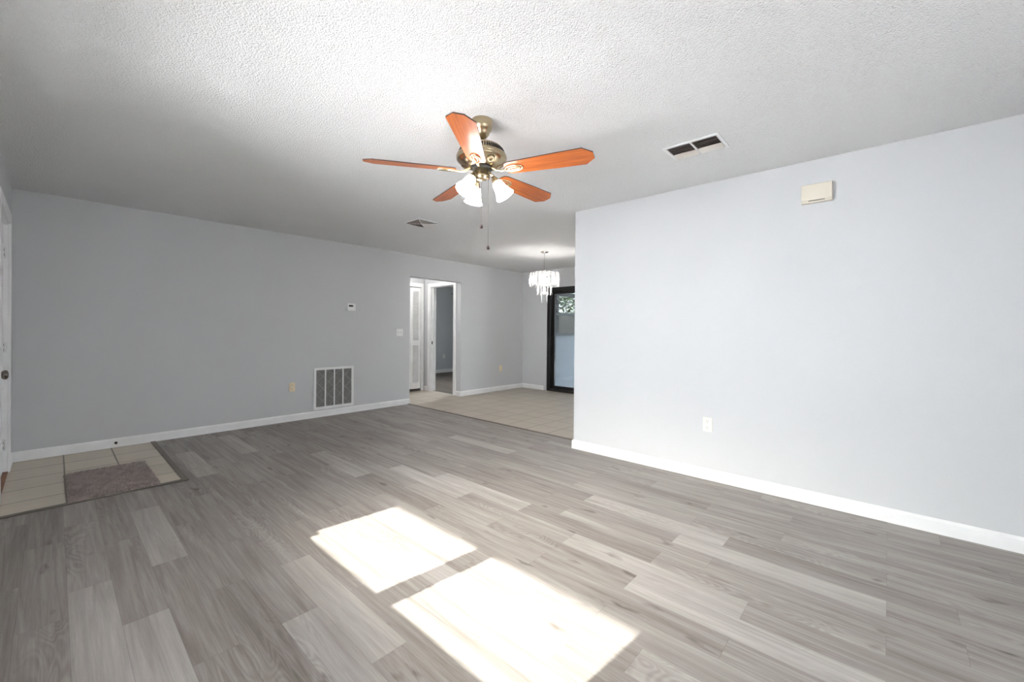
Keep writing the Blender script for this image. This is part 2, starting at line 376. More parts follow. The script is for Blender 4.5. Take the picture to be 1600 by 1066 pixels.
# floors (visible finish on slabs)
struct('floor_dining', MB().box(XT, XD+.15, -4.2, 0, -.1, 0).box(XR+.118, XT, -4.2, YC-.002, -.1, 0), 'tile')
struct('floor_hall', MB().box(2.95, 5.30, 0, 1.80, -.1, 0), 'tile')
struct('floor_entry', MB().box(-.2, .955, -1.62, 0, -.1, 0), 'tileentry')

# plank floor as one mesh with one quad per plank
def plank_floor(name, x0, x1, y0, y1, cutouts, bright, rnd):
    W = .147; L = .92; ST = .46; ox = .448 - 4*W; oy = -3.48
    bm = bmesh.new(); uvl = bm.loops.layers.uv.new('plank'); ft = bm.faces.layers.float.new('tone'); fs = bm.faces.layers.float.new('seed'); fl = bm.faces.layers.float.new('plen')
    k0 = math.floor((x0-ox)/W); k1 = math.ceil((x1-ox)/W)
    for k in range(k0, k1):
        xa, xb = ox+k*W, ox+(k+1)*W
        # stretches of this row left over after cutouts
        st = (k*7 % 2) * ST
        if rnd.random() < .25: st += ST/2
        j0 = math.floor((y0-oy-st)/L)-1
        for j in range(j0, j0 + int((y1-y0)/L)+4):
            ya, yb = oy+st+j*L, oy+st+(j+1)*L
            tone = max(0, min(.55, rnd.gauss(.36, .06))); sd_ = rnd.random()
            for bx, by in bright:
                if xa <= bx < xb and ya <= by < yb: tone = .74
            segs = [(max(ya, y0), min(yb, y1), max(xa, x0), min(xb, x1))]
            for (cx0, cx1, cy0, cy1) in cutouts:
                ns = []
                for (a, b, c, d) in segs:
                    if b <= cy0 or a >= cy1 or d <= cx0 or c >= cx1: ns.append((a, b, c, d)); continue
                    if a < cy0: ns.append((a, cy0, c, d))
                    if b > cy1: ns.append((cy1, b, c, d))
                    aa, bb = max(a, cy0), min(b, cy1)
                    if c < cx0: ns.append((aa, bb, c, cx0))
                    if d > cx1: ns.append((aa, bb, cx1, d))
                segs = ns
            for (a, b, c, d) in segs:
                if b-a < 1e-4 or d-c < 1e-4: continue
                vs = [bm.verts.new((c, a, 0)), bm.verts.new((d, a, 0)), bm.verts.new((d, b, 0)), bm.verts.new((c, b, 0))]
                f = bm.faces.new(vs); f[ft] = tone; f[fs] = sd_; f[fl] = L
                for lp in f.loops: lp[uvl].uv = (lp.vert.co.x-xa, lp.vert.co.y-ya)
    me = bpy.data.meshes.new(name); bm.to_mesh(me); bm.free(); me.materials.append(M['plank'])
    o = bpy.data.objects.new(name, me); COL.objects.link(o); o['kind'] = 'structure'
    return o
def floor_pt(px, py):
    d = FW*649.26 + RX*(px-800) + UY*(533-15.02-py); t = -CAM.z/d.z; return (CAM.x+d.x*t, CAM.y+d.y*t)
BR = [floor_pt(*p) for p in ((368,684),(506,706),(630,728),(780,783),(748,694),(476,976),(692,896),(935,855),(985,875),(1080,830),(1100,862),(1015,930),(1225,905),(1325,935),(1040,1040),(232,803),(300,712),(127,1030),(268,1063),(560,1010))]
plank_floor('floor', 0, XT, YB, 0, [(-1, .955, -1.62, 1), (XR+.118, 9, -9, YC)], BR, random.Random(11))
fb = plank_floor('floor_bedroom', 5.30, 8.15, .12, 3.54, [], [], random.Random(5))
fb.data.materials[0] = M['plankdark']

# transition strips
struct('trim_1', MB().prism([(XT-.028, 0), (XT+.012, 0), (XT+.008, .007), (XT-.022, .007)], YC-.0, 0, Matrix(((1,0,0,0),(0,0,1,0),(0,1,0,0),(0,0,0,1)))), 'strip')
struct('trim_2', MB().box(.945, .985, -1.66, -.012, 0, .006), 'strip', bevel=.002)
struct('trim_3', MB().box(0, .945, -1.66, -1.615, 0, .008), 'strip', bevel=.003)

# baseboards : profile height .09 thick .012
def baseboard(name, a, b, nrm, h=.09, t=.013, m='trim', parent=None):
    a = Vector((*a, 0)); b = Vector((*b, 0)); nv = Vector((*nrm, 0))
    prof = [(0, 0), (t, 0), (t, h-.016), (t-.004, h-.008), (t-.009, h), (0, h)]
    mb = MB(); A = [mb.bm.verts.new(a+nv*p+Vector((0, 0, q))) for p, q in prof]; B = [mb.bm.verts.new(b+nv*p+Vector((0, 0, q))) for p, q in prof]
    mb.bm.faces.new(A); mb.bm.faces.new(B[::-1])
    for i in range(6): mb.bm.faces.new([A[i], B[i], B[(i+1) % 6], A[(i+1) % 6]])
    return struct(name, mb, m)
baseboard('baseboard_back', (0, 0), (4.15, 0), (0, -1))
baseboard('baseboard_left', (0, -.013), (0, -.295), (1, 0))
baseboard('baseboard_left_rear', (0, -1.375), (0, YB), (1, 0))
baseboard('baseboard_right', (XR, YC), (XR, YB), (-1, 0))
baseboard('baseboard_right_end', (XR-.013, YC), (XR+.118, YC), (0, 1))
baseboard('baseboard_rear', (.013, YB), (XR-.013, YB), (0, 1))
baseboard('baseboard_dining_back', (5.24, 0), (XD, 0), (0, -1))
baseboard('baseboard_dining_side', (XD, -.013), (XD, -.58), (-1, 0))
baseboard('baseboard_hall_right', (5.24, -.013), (5.24, .115), (-1, 0))
baseboard('baseboard_hall_corner', (5.24, .995), (5.24, 1.10), (-1, 0))
baseboard('baseboard_bedroom', (5.36, 3.54), (8.15, 3.54), (0, -1), h=.10)

# ------------------------------------------------------------------ front door (left wall)
d1 = bpy.data.objects.new('door_1', None); COL.objects.link(d1); d1.location = (0, 0, 0); d1['kind'] = 'structure'
def rail_panel(mb, x0, x1, y0, y1, z0, z1):
    mb.box(x0, x1, y0, y1, z0, z1)
dm = MB(); dm.box(-.065, -.024, -1.278, -.392, .012, 2.045)
for (ya, yb) in ((-1.17, -.90), (-.77, -.50)):
    for (za, zb) in ((.25, .85), (1.0, 1.55), (1.66, 1.90)):
        dm.box(-.024, -.019, ya, yb, za, za+.02); dm.box(-.024, -.019, ya, yb, zb-.02, zb); dm.box(-.024, -.019, ya, ya+.02, za, zb); dm.box(-.024, -.019, yb-.02, yb, za, zb)
dm.build('door_panel', 'trim', d1, bevel=.002)
MB().box(-.2, 0, -.391, -.37, 0, 2.07).box(-.2, 0, -1.30, -1.279, 0, 2.07).box(-.2, 0, -1.279, -.391, 2.05, 2.07).build('door_jamb', 'trim', d1)
MB().box(0, .016, -.378, -.30, 0, 2.15).box(0, .016, -1.37, -1.292, 0, 2.15).box(0, .016, -1.292, -.378, 2.062, 2.15).build('door_casing', 'trim', d1, bevel=.004)
MB().box(-.2, .005, -1.279, -.391, 0, .012).build('threshold', 'threshold', d1, bevel=.003)
for z in (1.82, 1.04, .235):
    h = MB().box(-.0235, -.020, -.43, -.3915, z-.045, z+.045).tube([(-.014, -.391, z-.045), (-.014, -.391, z+.045)], .006, 8).build('hinge', 'white', d1)
    MB().box(-.0205, -.0185, -.42, -.405, z+.012, z+.03).box(-.0205, -.0185, -.42, -.405, z-.03, z-.012).build('hinge_screws', 'dark', h)
RYp = Matrix.Rotation(PI/2, 4, 'Y')
kn = MB().lathe([(0, 0), (.032, 0), (.032, .006), (.013, .010), (.011, .028), (.024, .036), (.033, .048), (.031, .060), (.018, .067), (0, .068)], 24, Matrix.Translation((-.024, -1.20, .873)) @ RYp).build('door_knob', 'knob', d1)

# ------------------------------------------------------------------ living room window (left wall, beside the camera)
w1 = bpy.data.objects.new('window_1', None); COL.objects.link(w1); w1['kind'] = 'structure'
zb = .765; zt = 2.08
fm = MB().box(-.13, -.07, -4.93, -3.06, zt-.04, zt).box(-.13, -.07, -4.93, -4.872, zb, zt-.04).box(-.13, -.07, -3.113, -3.06, zb, zt-.04).box(-.13, -.07, -4.043, -3.922, zb, zt-.04).box(-.13, -.07, -4.93, -3.06, zb, .800)
fm.build('window_frame', 'trim', w1)
MB().box(-.10, -.07, -3.172, -3.113, .8, .845).build('sun_notch_block', 'trim', w1)  # unseen block added to cut a notch into the sun patch
for (a, b) in ((-4.872, -4.043), (-3.922, -3.113)):
    MB().box(-.103, -.099, a, b, .80, zt-.04).build('pane', 'glass', w1)
MB().box(-.07, .0, -4.93, -3.06, zb-.012, zb+.001).build('window_sill', 'sill', w1)

w4 = bpy.data.objects.new('added_rear_window', None); COL.objects.link(w4); w4['kind'] = 'structure'  # unseen window added behind the camera for fill light
MB().box(.2, 2.0, YB-.09, YB-.04, .5, .54).box(.2, 2.0, YB-.09, YB-.04, 2.16, 2.2).box(.2, .24, YB-.09, YB-.04, .54, 2.16).box(1.96, 2.0, YB-.09, YB-.04, .54, 2.16).box(1.075, 1.125, YB-.09, YB-.04, .54, 2.16).build('window_frame', 'trim', w4)
MB().box(.24, 1.96, YB-.068, YB-.062, .54, 2.16).build('pane', 'glass', w4)
cu = MB()
for i in range(63):
    xa = .13 + i*.031; ya = YB+.030+.012*math.sin(i*1.3); yb_ = YB+.030+.012*math.sin((i+1)*1.3)
    v_ = [cu.bm.verts.new(p) for p in ((xa, ya, .42), (xa+.031, yb_, .42), (xa+.031, yb_, 2.25), (xa, ya, 2.25))]; cu.bm.faces.new(v_)
cur = cu.build('added_sheer_curtain', 'sheer')  # curtain added to spread the fill light softly
tag(cur, 'sheer white curtain added over the fill window behind the camera', 'curtain')
rod = MB().tube([(.06, YB+.030, 2.26), (2.16, YB+.030, 2.26)], .009, 10).box(.10, .115, YB, YB+.035, 2.25, 2.275).box(2.10, 2.115, YB, YB+.035, 2.25, 2.275).build('added_curtain_rod', 'white')  # rod added to carry the fill window's curtain
tag(rod, 'white curtain rod above the added fill window behind the camera', 'curtain rod')
struct('added_eave_rear', MB().box(-1, 5, YB-.9, YB-.12, 2.35, 2.45), 'trim')  # unseen eave added to cut sky light at the rear window
struct('added_garden_fence', MB().box(-8, 16, -16.2, -16, -.4, 3.2), 'extwall')  # unseen fence added behind the house for the rear window's light
# ------------------------------------------------------------------ sliding glass door (dining, far wall)
d2 = bpy.data.objects.new('door_2', None); COL.objects.link(d2); d2['kind'] = 'structure'
y0, y1 = -2.48, -.66
MB().box(XD-.01, XD+.13, y1-.075, y1, 0, 2.07).box(XD-.01, XD+.13, y0, y0+.075, 0, 2.07).box(XD-.01, XD+.13, y0+.075, y1-.075, 1.99, 2.07).box(XD-.01, XD+.13, y0+.075, y1-.075, 0, .045).build('door_frame', 'black', d2, bevel=.003)
def leaf(xa, ya, yb):
    l_ = MB().box(xa, xa+.035, yb-.052, yb, .045, 1.99).box(xa, xa+.035, ya, ya+.052, .045, 1.99).box(xa, xa+.035, ya+.052, yb-.052, 1.945, 1.99).box(xa, xa+.035, ya+.052, yb-.052, .045, .10).build('door_leaf', 'black', d2, bevel=.002)
    MB().box(xa+.014, xa+.020, ya+.052, yb-.052, .10, 1.945).build('glass_panel', 'dimglass', l_)
leaf(XD+.075, -1.60, -.735+.0)
leaf(XD+.025, -2.40, -1.55)
MB().box(XD-.012, XD+.0, -.655, -.585, 0, 2.08).build('door_casing', 'wall', d2)

# ------------------------------------------------------------------ bedroom doorway (hall right wall)
d3 = bpy.data.objects.new('door_3', None); COL.objects.link(d3); d3['kind'] = 'structure'
MB().box(5.235, 5.365, .19, .21, 0, 2.045).box(5.235, 5.365, .90, .92, 0, 2.045).box(5.235, 5.365, .19, .92, 2.045, 2.06).box(5.285, 5.30, .885, .90, 0, 2.045).build('door_jamb', 'trim', d3)
MB().box(5.222, 5.24, .125, .20, 0, 2.12).box(5.222, 5.24, .91, .985, 0, 2.12).box(5.222, 5.24, .20, .91, 2.052, 2.12).build('door_casing', 'trim', d3, bevel=.004)
MB().box(5.262, 5.284, .898, .9005, .92, .985).build('strike_plate', 'bronze', d3)
# ------------------------------------------------------------------ louvered closet door (hall back wall)
d4 = bpy.data.objects.new('door_4', None); COL.objects.link(d4); d4['kind'] = 'structure'
MB().box(5.146, 5.205, 1.083, 1.10, 0, 2.12).box(4.16, 4.22, 1.083, 1.10, 0, 2.12).box(4.22, 5.146, 1.083, 1.10, 2.045, 2.12).build('door_casing', 'trim', d4, bevel=.004)
for k in range(4):
    xa = 4.225 + k*.2295; xb = xa + .2265; ya, yb = 1.098, 1.126
    pf = MB().box(xa, xa+.048, ya, yb, .05, 2.03).box(xb-.048, xb, ya, yb, .05, 2.03)
    for za, zb_ in ((.05, .16), (.90, .995), (1.955, 2.03)): pf.box(xa+.048, xb-.048, ya, yb, za, zb_)
    fr = pf.build('door_panel', 'trim', d4, bevel=.002)
    ls = MB()
    for za, zb_ in ((.16, .90), (.995, 1.955)):
        z = za + .014
        while z < zb_ - .004:
            ls.box(xa+.048, xb-.048, -.019, .019, -.003, .003, Matrix.Translation((0, (ya+yb)/2+.002, z)) @ Matrix.Rotation(math.radians(44), 4, 'X')); z += .031
    ls.build('louvers', 'trim', fr)
# ------------------------------------------------------------------ bedroom window (unseen side wall)
w2 = bpy.data.objects.new('window_2', None); COL.objects.link(w2); w2['kind'] = 'structure'
MB().box(8.19, 8.23, .9, 2.3, .9, .94).box(8.19, 8.23, .9, 2.3, 2.06, 2.1).box(8.19, 8.23, .9, .94, .94, 2.06).box(8.19, 8.23, 2.26, 2.3, .94, 2.06).box(8.19, 8.23, 1.58, 1.62, .94, 2.06).build('window_frame', 'trim', w2)
MB().box(8.207, 8.213, .94, 2.26, .94, 2.06).build('pane', 'glass', w2)

# ------------------------------------------------------------------ outside : front porch and lanai
struct('ceiling_porch', MB().box(-1.9, -.2, -8, 2, 2.274, 2.40), 'trim')
struct('floor_porch', MB().box(-2.3, -.2, -8, 2, -.25, -.12), 'concrete')
struct('ground', MB().box(-40, 50, -40, 40, -.4, -.26), 'grass')
struct('added_sky_block_wall', MB().box(-15, -14.5, -30, 24, -.4, 5.8), 'extwall')  # unseen wall added to block low sky light from the front
struct('added_eave_side', MB().box(8.27, 8.40, .12, 4.2, 2.3, 2.38), 'soffit')  # unseen overhang added to hold sky light off the bedroom window
struct('wall_exterior_front', MB().box(-.24, -.2, YB-.12, -4.99, 0, 2.27), 'extwall')
struct('floor_lanai', MB().box(XD+.15, 10.6, -4.6, -.46, -.25, -.03), 'concrete')
struct('wall_lanai', MB().box(7.11, 10.6, -.56, -.46, -.03, 1.06).box(7.11, 10.6, -.575, -.445, 1.06, 1.095), 'block')
struct('ceiling_lanai', MB().box(7.11, 10.8, -4.8, -.40, 2.36, 2.46), 'soffit')
sw = MB()
for z, t in ((1.095, .075), (1.53, .07), (1.96, .08)): sw.box(7.11, 10.6, -.54, -.49, z, z+t)
for x in (7.11, 8.75, 10.55): sw.box(x, x+.05, -.54, -.49, 1.15, 2.36)
for x in (10.55,):
    for y in (-2.5, -4.5): sw.box(x, x+.05, y, y+.05, -.03, 2.36)
sw.box(10.55, 10.6, -4.5, -.54, 1.0, 1.05)
so = struct('window_3', sw, 'screenbar')
MB().box(7.16, 10.55, -.516, -.514, 1.15, 1.975).build('insect_screen', 'screen', so)

struct('added_side_fence', MB().box(10.9, 10.94, -.4, 5, -.4, 1.69), 'fence')  # fence added as dark backing against the sky behind the screen
def shrub(name, label, loc, rx, ry, rz, n, seed):
    rnd = random.Random(seed); t = thing(name, label, 'shrub', loc)
    mb = MB()
    for i in range(n):
        a = rnd.uniform(0, 2*PI); c = rnd.uniform(-1, 1); rr = rnd.uniform(.55, 1)**.5; s_ = math.sqrt(1-c*c)
        p = Vector((rx*rr*s_*math.cos(a), ry*rr*s_*math.sin(a), rz + rz*rr*c))
        R_ = Matrix.Rotation(rnd.uniform(0, 6.28), 4, 'Z') @ Matrix.Rotation(rnd.uniform(-1.2, 1.2), 4, 'X'); L = rnd.uniform(.06, .12)
        vs = [mb.bm.verts.new(p + (R_ @ Vector(q))) for q in ((0, 0, 0), (L*.35, L*.5, .01), (0, L, 0), (-L*.35, L*.5, .01))]
        mb.bm.faces.new(vs)
    mb.build('foliage', 'leaf', t)
    st = MB()
    for i in range(7):
        a = i*.9; st.tube([(0, 0, 0), (.3*rx*math.cos(a), .3*ry*math.sin(a), rz*.6), (.75*rx*math.cos(a), .75*ry*math.sin(a), rz*1.3)], [.035, .022, .01], 6)
    st.build('stem', 'bark', t)
shrub('shrub', 'leafy green bush beyond the patio screen, behind the sliding glass door', (12.7, 3.1, -.26), 1.5, 1.5, 1.5, 8000, 3)

# ------------------------------------------------------------------ ceiling fan
def ceiling_fan(label, loc, rz, lit, mb_blade, phase, shades, chains, group=None):
    t = thing('ceiling_fan', label, 'ceiling fan', loc, rz, group)      # origin on the ceiling
    br, bl, bd = ('brass', 'brasslight', 'brassdark') if lit else ('bronze', 'bronze', 'bronze')
    MB().lathe([(0, 0), (.060, 0), (.062, -.006), (.060, -.012), (.061, -.035), (.056, -.058), (.050, -.062), (.045, -.078), (.037, -.090), (.030, -.098), (.022, -.104), (0, -.104)], 40).build('canopy', br, t)
    MB().tube([(0, 0, -.10), (0, 0, -.165)], .0115, 14).lathe([(0, -.150), (.020, -.150), (.022, -.165), (0, -.165)], 24).build('downrod', br, t)
    mh = MB().lathe([(0, -.150), (.075, -.152), (.108, -.158), (.118, -.164), (.121, -.172), (.124, -.174), (.136, -.200), (.144, -.206), (.147, -.214), (.147, -.222), (.143, -.228), (.146, -.232), (.140, -.240), (.118, -.256), (.092, -.268), (.070, -.276), (.062, -.276), (0, -.276)], 56).build('motor_housing', br, t)
    vs = MB()
    for i in range(60):
        a = 2*PI*i/60; c = Matrix.Rotation(a, 4, 'Z') @ Matrix.Translation((.131, 0, -.187)) @ Matrix.Rotation(math.radians(-25), 4, 'Y')
        vs.box(-.003, .0025, -.0035, .0035, -.011, .011, c)
    vs.build('vent_slots', 'dark', mh)
    for i in range(5):
        sr = MB()
        a = phase + 2*PI*i/5 + PI/5; c = Matrix.Rotation(a, 4, 'Z') @ Matrix.Translation((.111, 0, -.2605)) @ Matrix.Rotation(math.radians(-30), 4, 'Y')
        sr.lathe([(0, 0.004), (.024, .004), (.026, -.001), (.020, -.004), (.009, -.004), (.007, .0), (0, .0)], 16, c)
        sr.build('rosette', bd, mh)
    MB().lathe([(0, -.272), (.062, -.272), (.064, -.284), (.052, -.288), (0, -.288)], 36).build('flywheel', 'dark', t)
    lk = MB().lathe([(0, -.283), (.040, -.283), (.042, -.288), (.042, -.322), (.046, -.326), (.040, -.334), (.036, -.338), (.030, -.346), (.014, -.352), (0, -.353)], 36).build('light_kit', br, t)
    MB().sphere((.019, -.034, -.338), .012, 12).build('switch_cap', bd, lk)
    for i in range(5):
        a = phase - 2*PI*i/5; Rz = Matrix.Rotation(a, 4, 'Z')
        zb_ = -.300; pitch = Matrix.Rotation(math.radians(-12.5), 4, 'X')
        mx = Rz @ Matrix.Translation((0, 0, zb_)) @ pitch
        # outline x = radius, y = across
        pts = [(.150, -.022), (.158, -.042), (.180, -.053), (.30, -.059), (.45, -.066), (.607, -.070), (.657, -.026), (.657, .026), (.607, .070), (.45, .066), (.30, .059), (.180, .053), (.158, .042), (.150, .022)]
        bm_ = MB().prism(pts, -.003, .003, None, 0, 1)
        uvl = bm_.bm.loops.layers.uv.new('UVMap')
        for f in bm_.bm.faces:
            for lp in f.loops: lp[uvl].uv = (lp.vert.co.x, lp.vert.co.y + i*.37)
        for v in bm_.bm.verts: v.co = mx @ v.co
        b = bm_.build('blade', [mb_blade, 'bladeedge'], t)
        def P(x, y, z): return Rz @ Vector((x, y, z))
        q = lambda x, y, z: mx @ Vector((x, y, z))
        ir = MB()
        ir.tube([P(.052, 0, -.280), P(.075, 0, -.290), P(.100, 0, -.304), P(.125, 0, -.310), q(.160, 0, -.008)], [.008, .0075, .007, .007, .006], 8)
        for s_ in (1, -1):
            ir.tube([q(.150, 0, -.008)] + [q(.205 - .052*math.cos(u), s_*.026*math.sin(u), -.007) for u in [x*PI/8 for x in range(1, 8)]] + [q(.258, 0, -.006)], .0048, 6)
            ir.tube([q(.165, 0, -.008)] + [q(.205 - .036*math.cos(u), s_*.010*math.sin(u), -.009) for u in [x*PI/6 for x in range(1, 6)]] + [q(.245, 0, -.008)], .0036, 6)
        ir.build('blade_bracket', bl, b)
    for k, az in enumerate(shades):
        Rz = Matrix.Rotation(az, 4, 'Z'); tilt = Matrix.Rotation(math.radians(-33), 4, 'Y')   # -Z axis tips outward (+X)
        ar = MB().tube([Rz @ Vector(p) for p in ((.034, 0, -.318), (.052, 0, -.314), (.066, 0, -.320), (.073, 0, -.334))], .0065, 8)
        nk = Rz @ Matrix.Translation((.070, 0, -.335)) @ tilt
        ar.lathe([(0, .006), (.010, .006), (.014, -.004), (.020, -.020), (.026, -.034), (.024, -.038), (0, -.038)], 24, nk)
        a_ = ar.build('lamp_arm', br, lk)
        prof = [(.021, -.030), (.026, -.036), (.030, -.046), (.033, -.060), (.037, -.080), (.043, -.100), (.051, -.118), (.057, -.130), (.0545, -.130), (.048, -.117), (.040, -.099), (.034, -.080), (.030, -.060), (.027, -.046), (.019, -.036)]
        MB().lathe(prof, 48, nk, cap=False, rib=.022, ribn=12).build('lamp_shade', 'shade' if lit else 'shadeoff', t)
    for (dx, dy, zt_, zl) in chains:
        pc = MB()
        z = zt_
        pc.tube([(dx, dy, zt_), (dx, dy, zl)], .0008, 6)
        z = zt_
        while z > zl:
            pc.sphere((dx, dy, z), .0014, 6); z -= .0065
        c = pc.build('pull_chain', 'chain', t)
        MB().lathe([(0, zl+.004), (.004, zl+.003), (.0085, zl-.006), (.0095, zl-.012), (.0075, zl-.019), (0, zl-.022)], 16, Matrix.Translation((dx, dy, 0))).build('pull_bead', 'bead', c)
    return t
rr = math.radians
ceiling_fan('antique brass ceiling fan with five cherry wood blades and three lit bell shades', (1.935, -4.005, H), 0, True, 'blade', rr(289.8), (rr(-53), rr(67), rr(187)),
            [(-.013, -.015, -.34, -.615), (.036*.67+.008, -.036*.74, -.33, -.733)])
ceiling_fan('dark ceiling fan in the bedroom, one blade tip showing through the doorway', (7.42, 1.99, H), 0, False, 'bladedark', rr(115+.0), (0, rr(120), rr(240)), [(.03, 0, -.34, -.5)])

# ------------------------------------------------------------------ chandelier
def chandelier():
    t = thing('chandelier', 'three-tier crystal chandelier with lit bulbs hanging from the dining ceiling', 'chandelier', (5.388, -1.796, H))
    MB().lathe([(0, 0), (.062, 0), (.064, -.006), (.050, -.016), (.020, -.022), (0, -.022)], 32).build('canopy', 'chrome', t)
    ch = MB(); z = -.020; k = 0
    while z > -.325:
        c = Vector((0, 0, z-.011)); ax = Vector((1, 0, 0)) if k % 2 else Vector((0, 1, 0))
        ch.tube([c + ax*(.006*math.cos(u)) + Vector((0, 0, .013*math.sin(u))) for u in [j*PI/5 for j in range(10)]], .0016, 5, closed=True); z -= .020; k += 1
    ch.build('chain', 'chrome', t)
    fr = MB()
    for (r, z) in ((.215, -.345), (.105, -.520), (.045, -.660)):
        fr.tube([(r*math.cos(u), r*math.sin(u), z) for u in [j*2*PI/40 for j in range(40)]], .004, 6, closed=True)
        for j in range(6): fr.tube([(0, 0, z), (r*math.cos(j*PI/3), r*math.sin(j*PI/3), z)], .003, 5)
    fr.tube([(0, 0, -.32), (0, 0, -.67)], .007, 8)
    fr.build('frame', 'chrome', t)
    def prism_obj(r, a, z0, L, wdt):
        mb = MB(); R_ = Matrix.Rotation(a, 4, 'Z') @ Matrix.Translation((r, 0, z0))
        tri = [(wdt*.45, 0), (-wdt*.3, wdt*.5), (-wdt*.3, -wdt*.5)]
        mb.prism(tri, -L, 0, R_)
        mb.lathe([(0, -L-.034), (.006, -L-.026), (.008, -L-.018), (.005, -L-.006), (0, -L-.001)], 6, R_, cap=False)
        mb.tube([R_ @ Vector(p) for p in ((0, 0, 0), (-.004, 0, .018), (-.016, 0, .027), (-.024, 0, .016))], .0055, 6)
        return mb
    for (n, r, z0, L, wd) in ((20, .225, -.350, .165, .024), (12, .112, -.522, .125, .022), (7, .050, -.662, .105, .020), (14, .165, -.350, .13, .020)):
        for k in range(n):
            prism_obj(r, 2*PI*(k+.3)/n, z0, L, wd).build('crystal_prism', 'crystal', t)
    for k in range(4):
        a = k*PI/2+.4; c = (.07*math.cos(a), .07*math.sin(a))
        so_ = MB().lathe([(0, -.355), (.011, -.355), (.011, -.40), (0, -.40)], 12, Matrix.Translation((*c, 0))).build('bulb_socket', 'white', t)
        MB().lathe([(0, -.40), (.009, -.402), (.018, -.425), (.016, -.445), (.006, -.470), (0, -.474)], 14, Matrix.Translation((*c, 0))).build('bulb', 'bulb', so_)
    c = MB().lathe([(0, -.555), (.009, -.557), (.018, -.58), (.016, -.60), (.006, -.625), (0, -.63)], 14).build('bulb', 'bulb', t)
chandelier()
# hall ceiling light
hl = thing('ceiling_light', 'round flush ceiling light of the hall above the louvered closet door', 'ceiling light', (4.55, .6, H))
MB().lathe([(0, 0), (.15, 0), (.15, -.025), (.14, -.03), (0, -.03)], 32).build('base', 'white', hl)
MB().lathe([(.135, -.028), (.125, -.06), (.08, -.085), (0, -.095)], 32, cap=False).build('diffuser', 'hallbulb', hl)

kitchen_fill = thing('ceiling_light', 'round flush fill light added unseen in the kitchen behind the right wall', 'ceiling light', (5.3, -3.5, H))  # unseen lamp added to brighten the dining side and far ceiling
MB().lathe([(0, 0), (.16, 0), (.16, -.025), (.15, -.03), (0, -.03)], 32).build('base', 'white', kitchen_fill)
MB().lathe([(.145, -.028), (.135, -.06), (.09, -.085), (0, -.095)], 32, cap=False).build('diffuser', 'hallbulb', kitchen_fill)
# ------------------------------------------------------------------ wall and ceiling fittings
def outlet(label, org, rz, m, slot='dark', group=None):
    """origin at the plate's back centre; plate faces local -Y"""
    t = thing('wall_outlet', label, 'outlet', org, rz, group)
    MB().box(-.036, .036, -.006, 0, -.0575, .0575).build('cover_plate', m, t, bevel=.002)
    for zc in (.0265, -.0265):
        pts = [(.0165*math.cos(u), max(-.0135, min(.0135, .0175*math.sin(u)))) for u in [j*PI/12 for j in range(24)]]
        mxx = Matrix.Translation((0, 0, zc)) @ Matrix.Rotation(PI/2, 4, 'X')
        rc = MB().prism(pts, .005, .0085, mxx).build('receptacle', m, t)
        s = MB().box(-.008, -.0055, -.0092, -.0084, zc-.0005, zc+.0085).box(.0055, .008, -.0092, -.0084, zc+.0005, zc+.0075)
        s.lathe([(0, 0), (.003, 0), (.003, .0008), (0, .0008)], 10, Matrix.Translation((0, -.0084, zc-.0075)) @ Matrix.Rotation(PI/2, 4, 'X'))
        s.build('slots', slot, rc)
    MB().lathe([(0, .005), (.003, .005), (.003, .0072), (0, .0072)], 10, Matrix.Rotation(PI/2, 4, 'X')).build('screw', m, t)
    return t
outlet('ivory outlet low on the grey wall left of the return air grille', (2.352, 0, .445), 0, 'ivory')
outlet('ivory outlet on the dining wall between hall opening and far corner', (6.29, 0, .447), 0, 'ivory')
outlet('pale ivory outlet low on the bright right wall', (XR, -4.68, .452), -PI/2, 'lightivory')
outlet('white outlet on the bedroom wall seen through the doorway', (7.67, 3.54, .455), 0, 'white')

sw_ = thing('light_switch', 'white double toggle switch plate left of the hall opening', 'light switch', (3.958, 0, 1.163))
MB().box(-.059, .059, -.006, 0, -.0575, .0575).build('switch_plate', 'white', sw_, bevel=.002)
for dx in (-.023, .023):
    f = MB().box(dx-.006, dx+.006, -.0068, -.0055, -.013, .013).build('toggle_slot', 'filterwire', sw_)
    MB().box(dx-.004, dx+.004, -.017, -.006, .000, .010).build('toggle', 'white', f, bevel=.001)
th = thing('thermostat', 'small white wall thermostat with a black display above the grille', 'thermostat', (3.145, 0, 1.528))
MB().box(-.062, .062, -.026, 0, -.052, .052).build('body', 'white', th, bevel=.004)
MB().box(-.040, .022, -.0275, -.0255, .005, .030).build('display', 'blackplastic', th)
MB().box(.030, .042, -.028, -.0255, .010, .016).box(.030, .042, -.028, -.0255, .020, .026).build('buttons', 'filterwire', th)
ds = thing('door_stop', 'small round dark door stop on the baseboard of the entry', 'door stop', (.68, -.013, .046))
MB().lathe([(0, 0), (.012, 0), (.012, .004), (.006, .006), (.006, .016), (.010, .018), (.010, .026), (0, .027)], 18, Matrix.Rotation(PI/2, 4, 'X')).build('stop_body', 'bronze', ds)
MB().lathe([(0, .0265), (.006, .0265), (.005, .031), (0, .032)], 14, Matrix.Rotation(PI/2, 4, 'X')).build('rubber_tip', 'dark', ds)

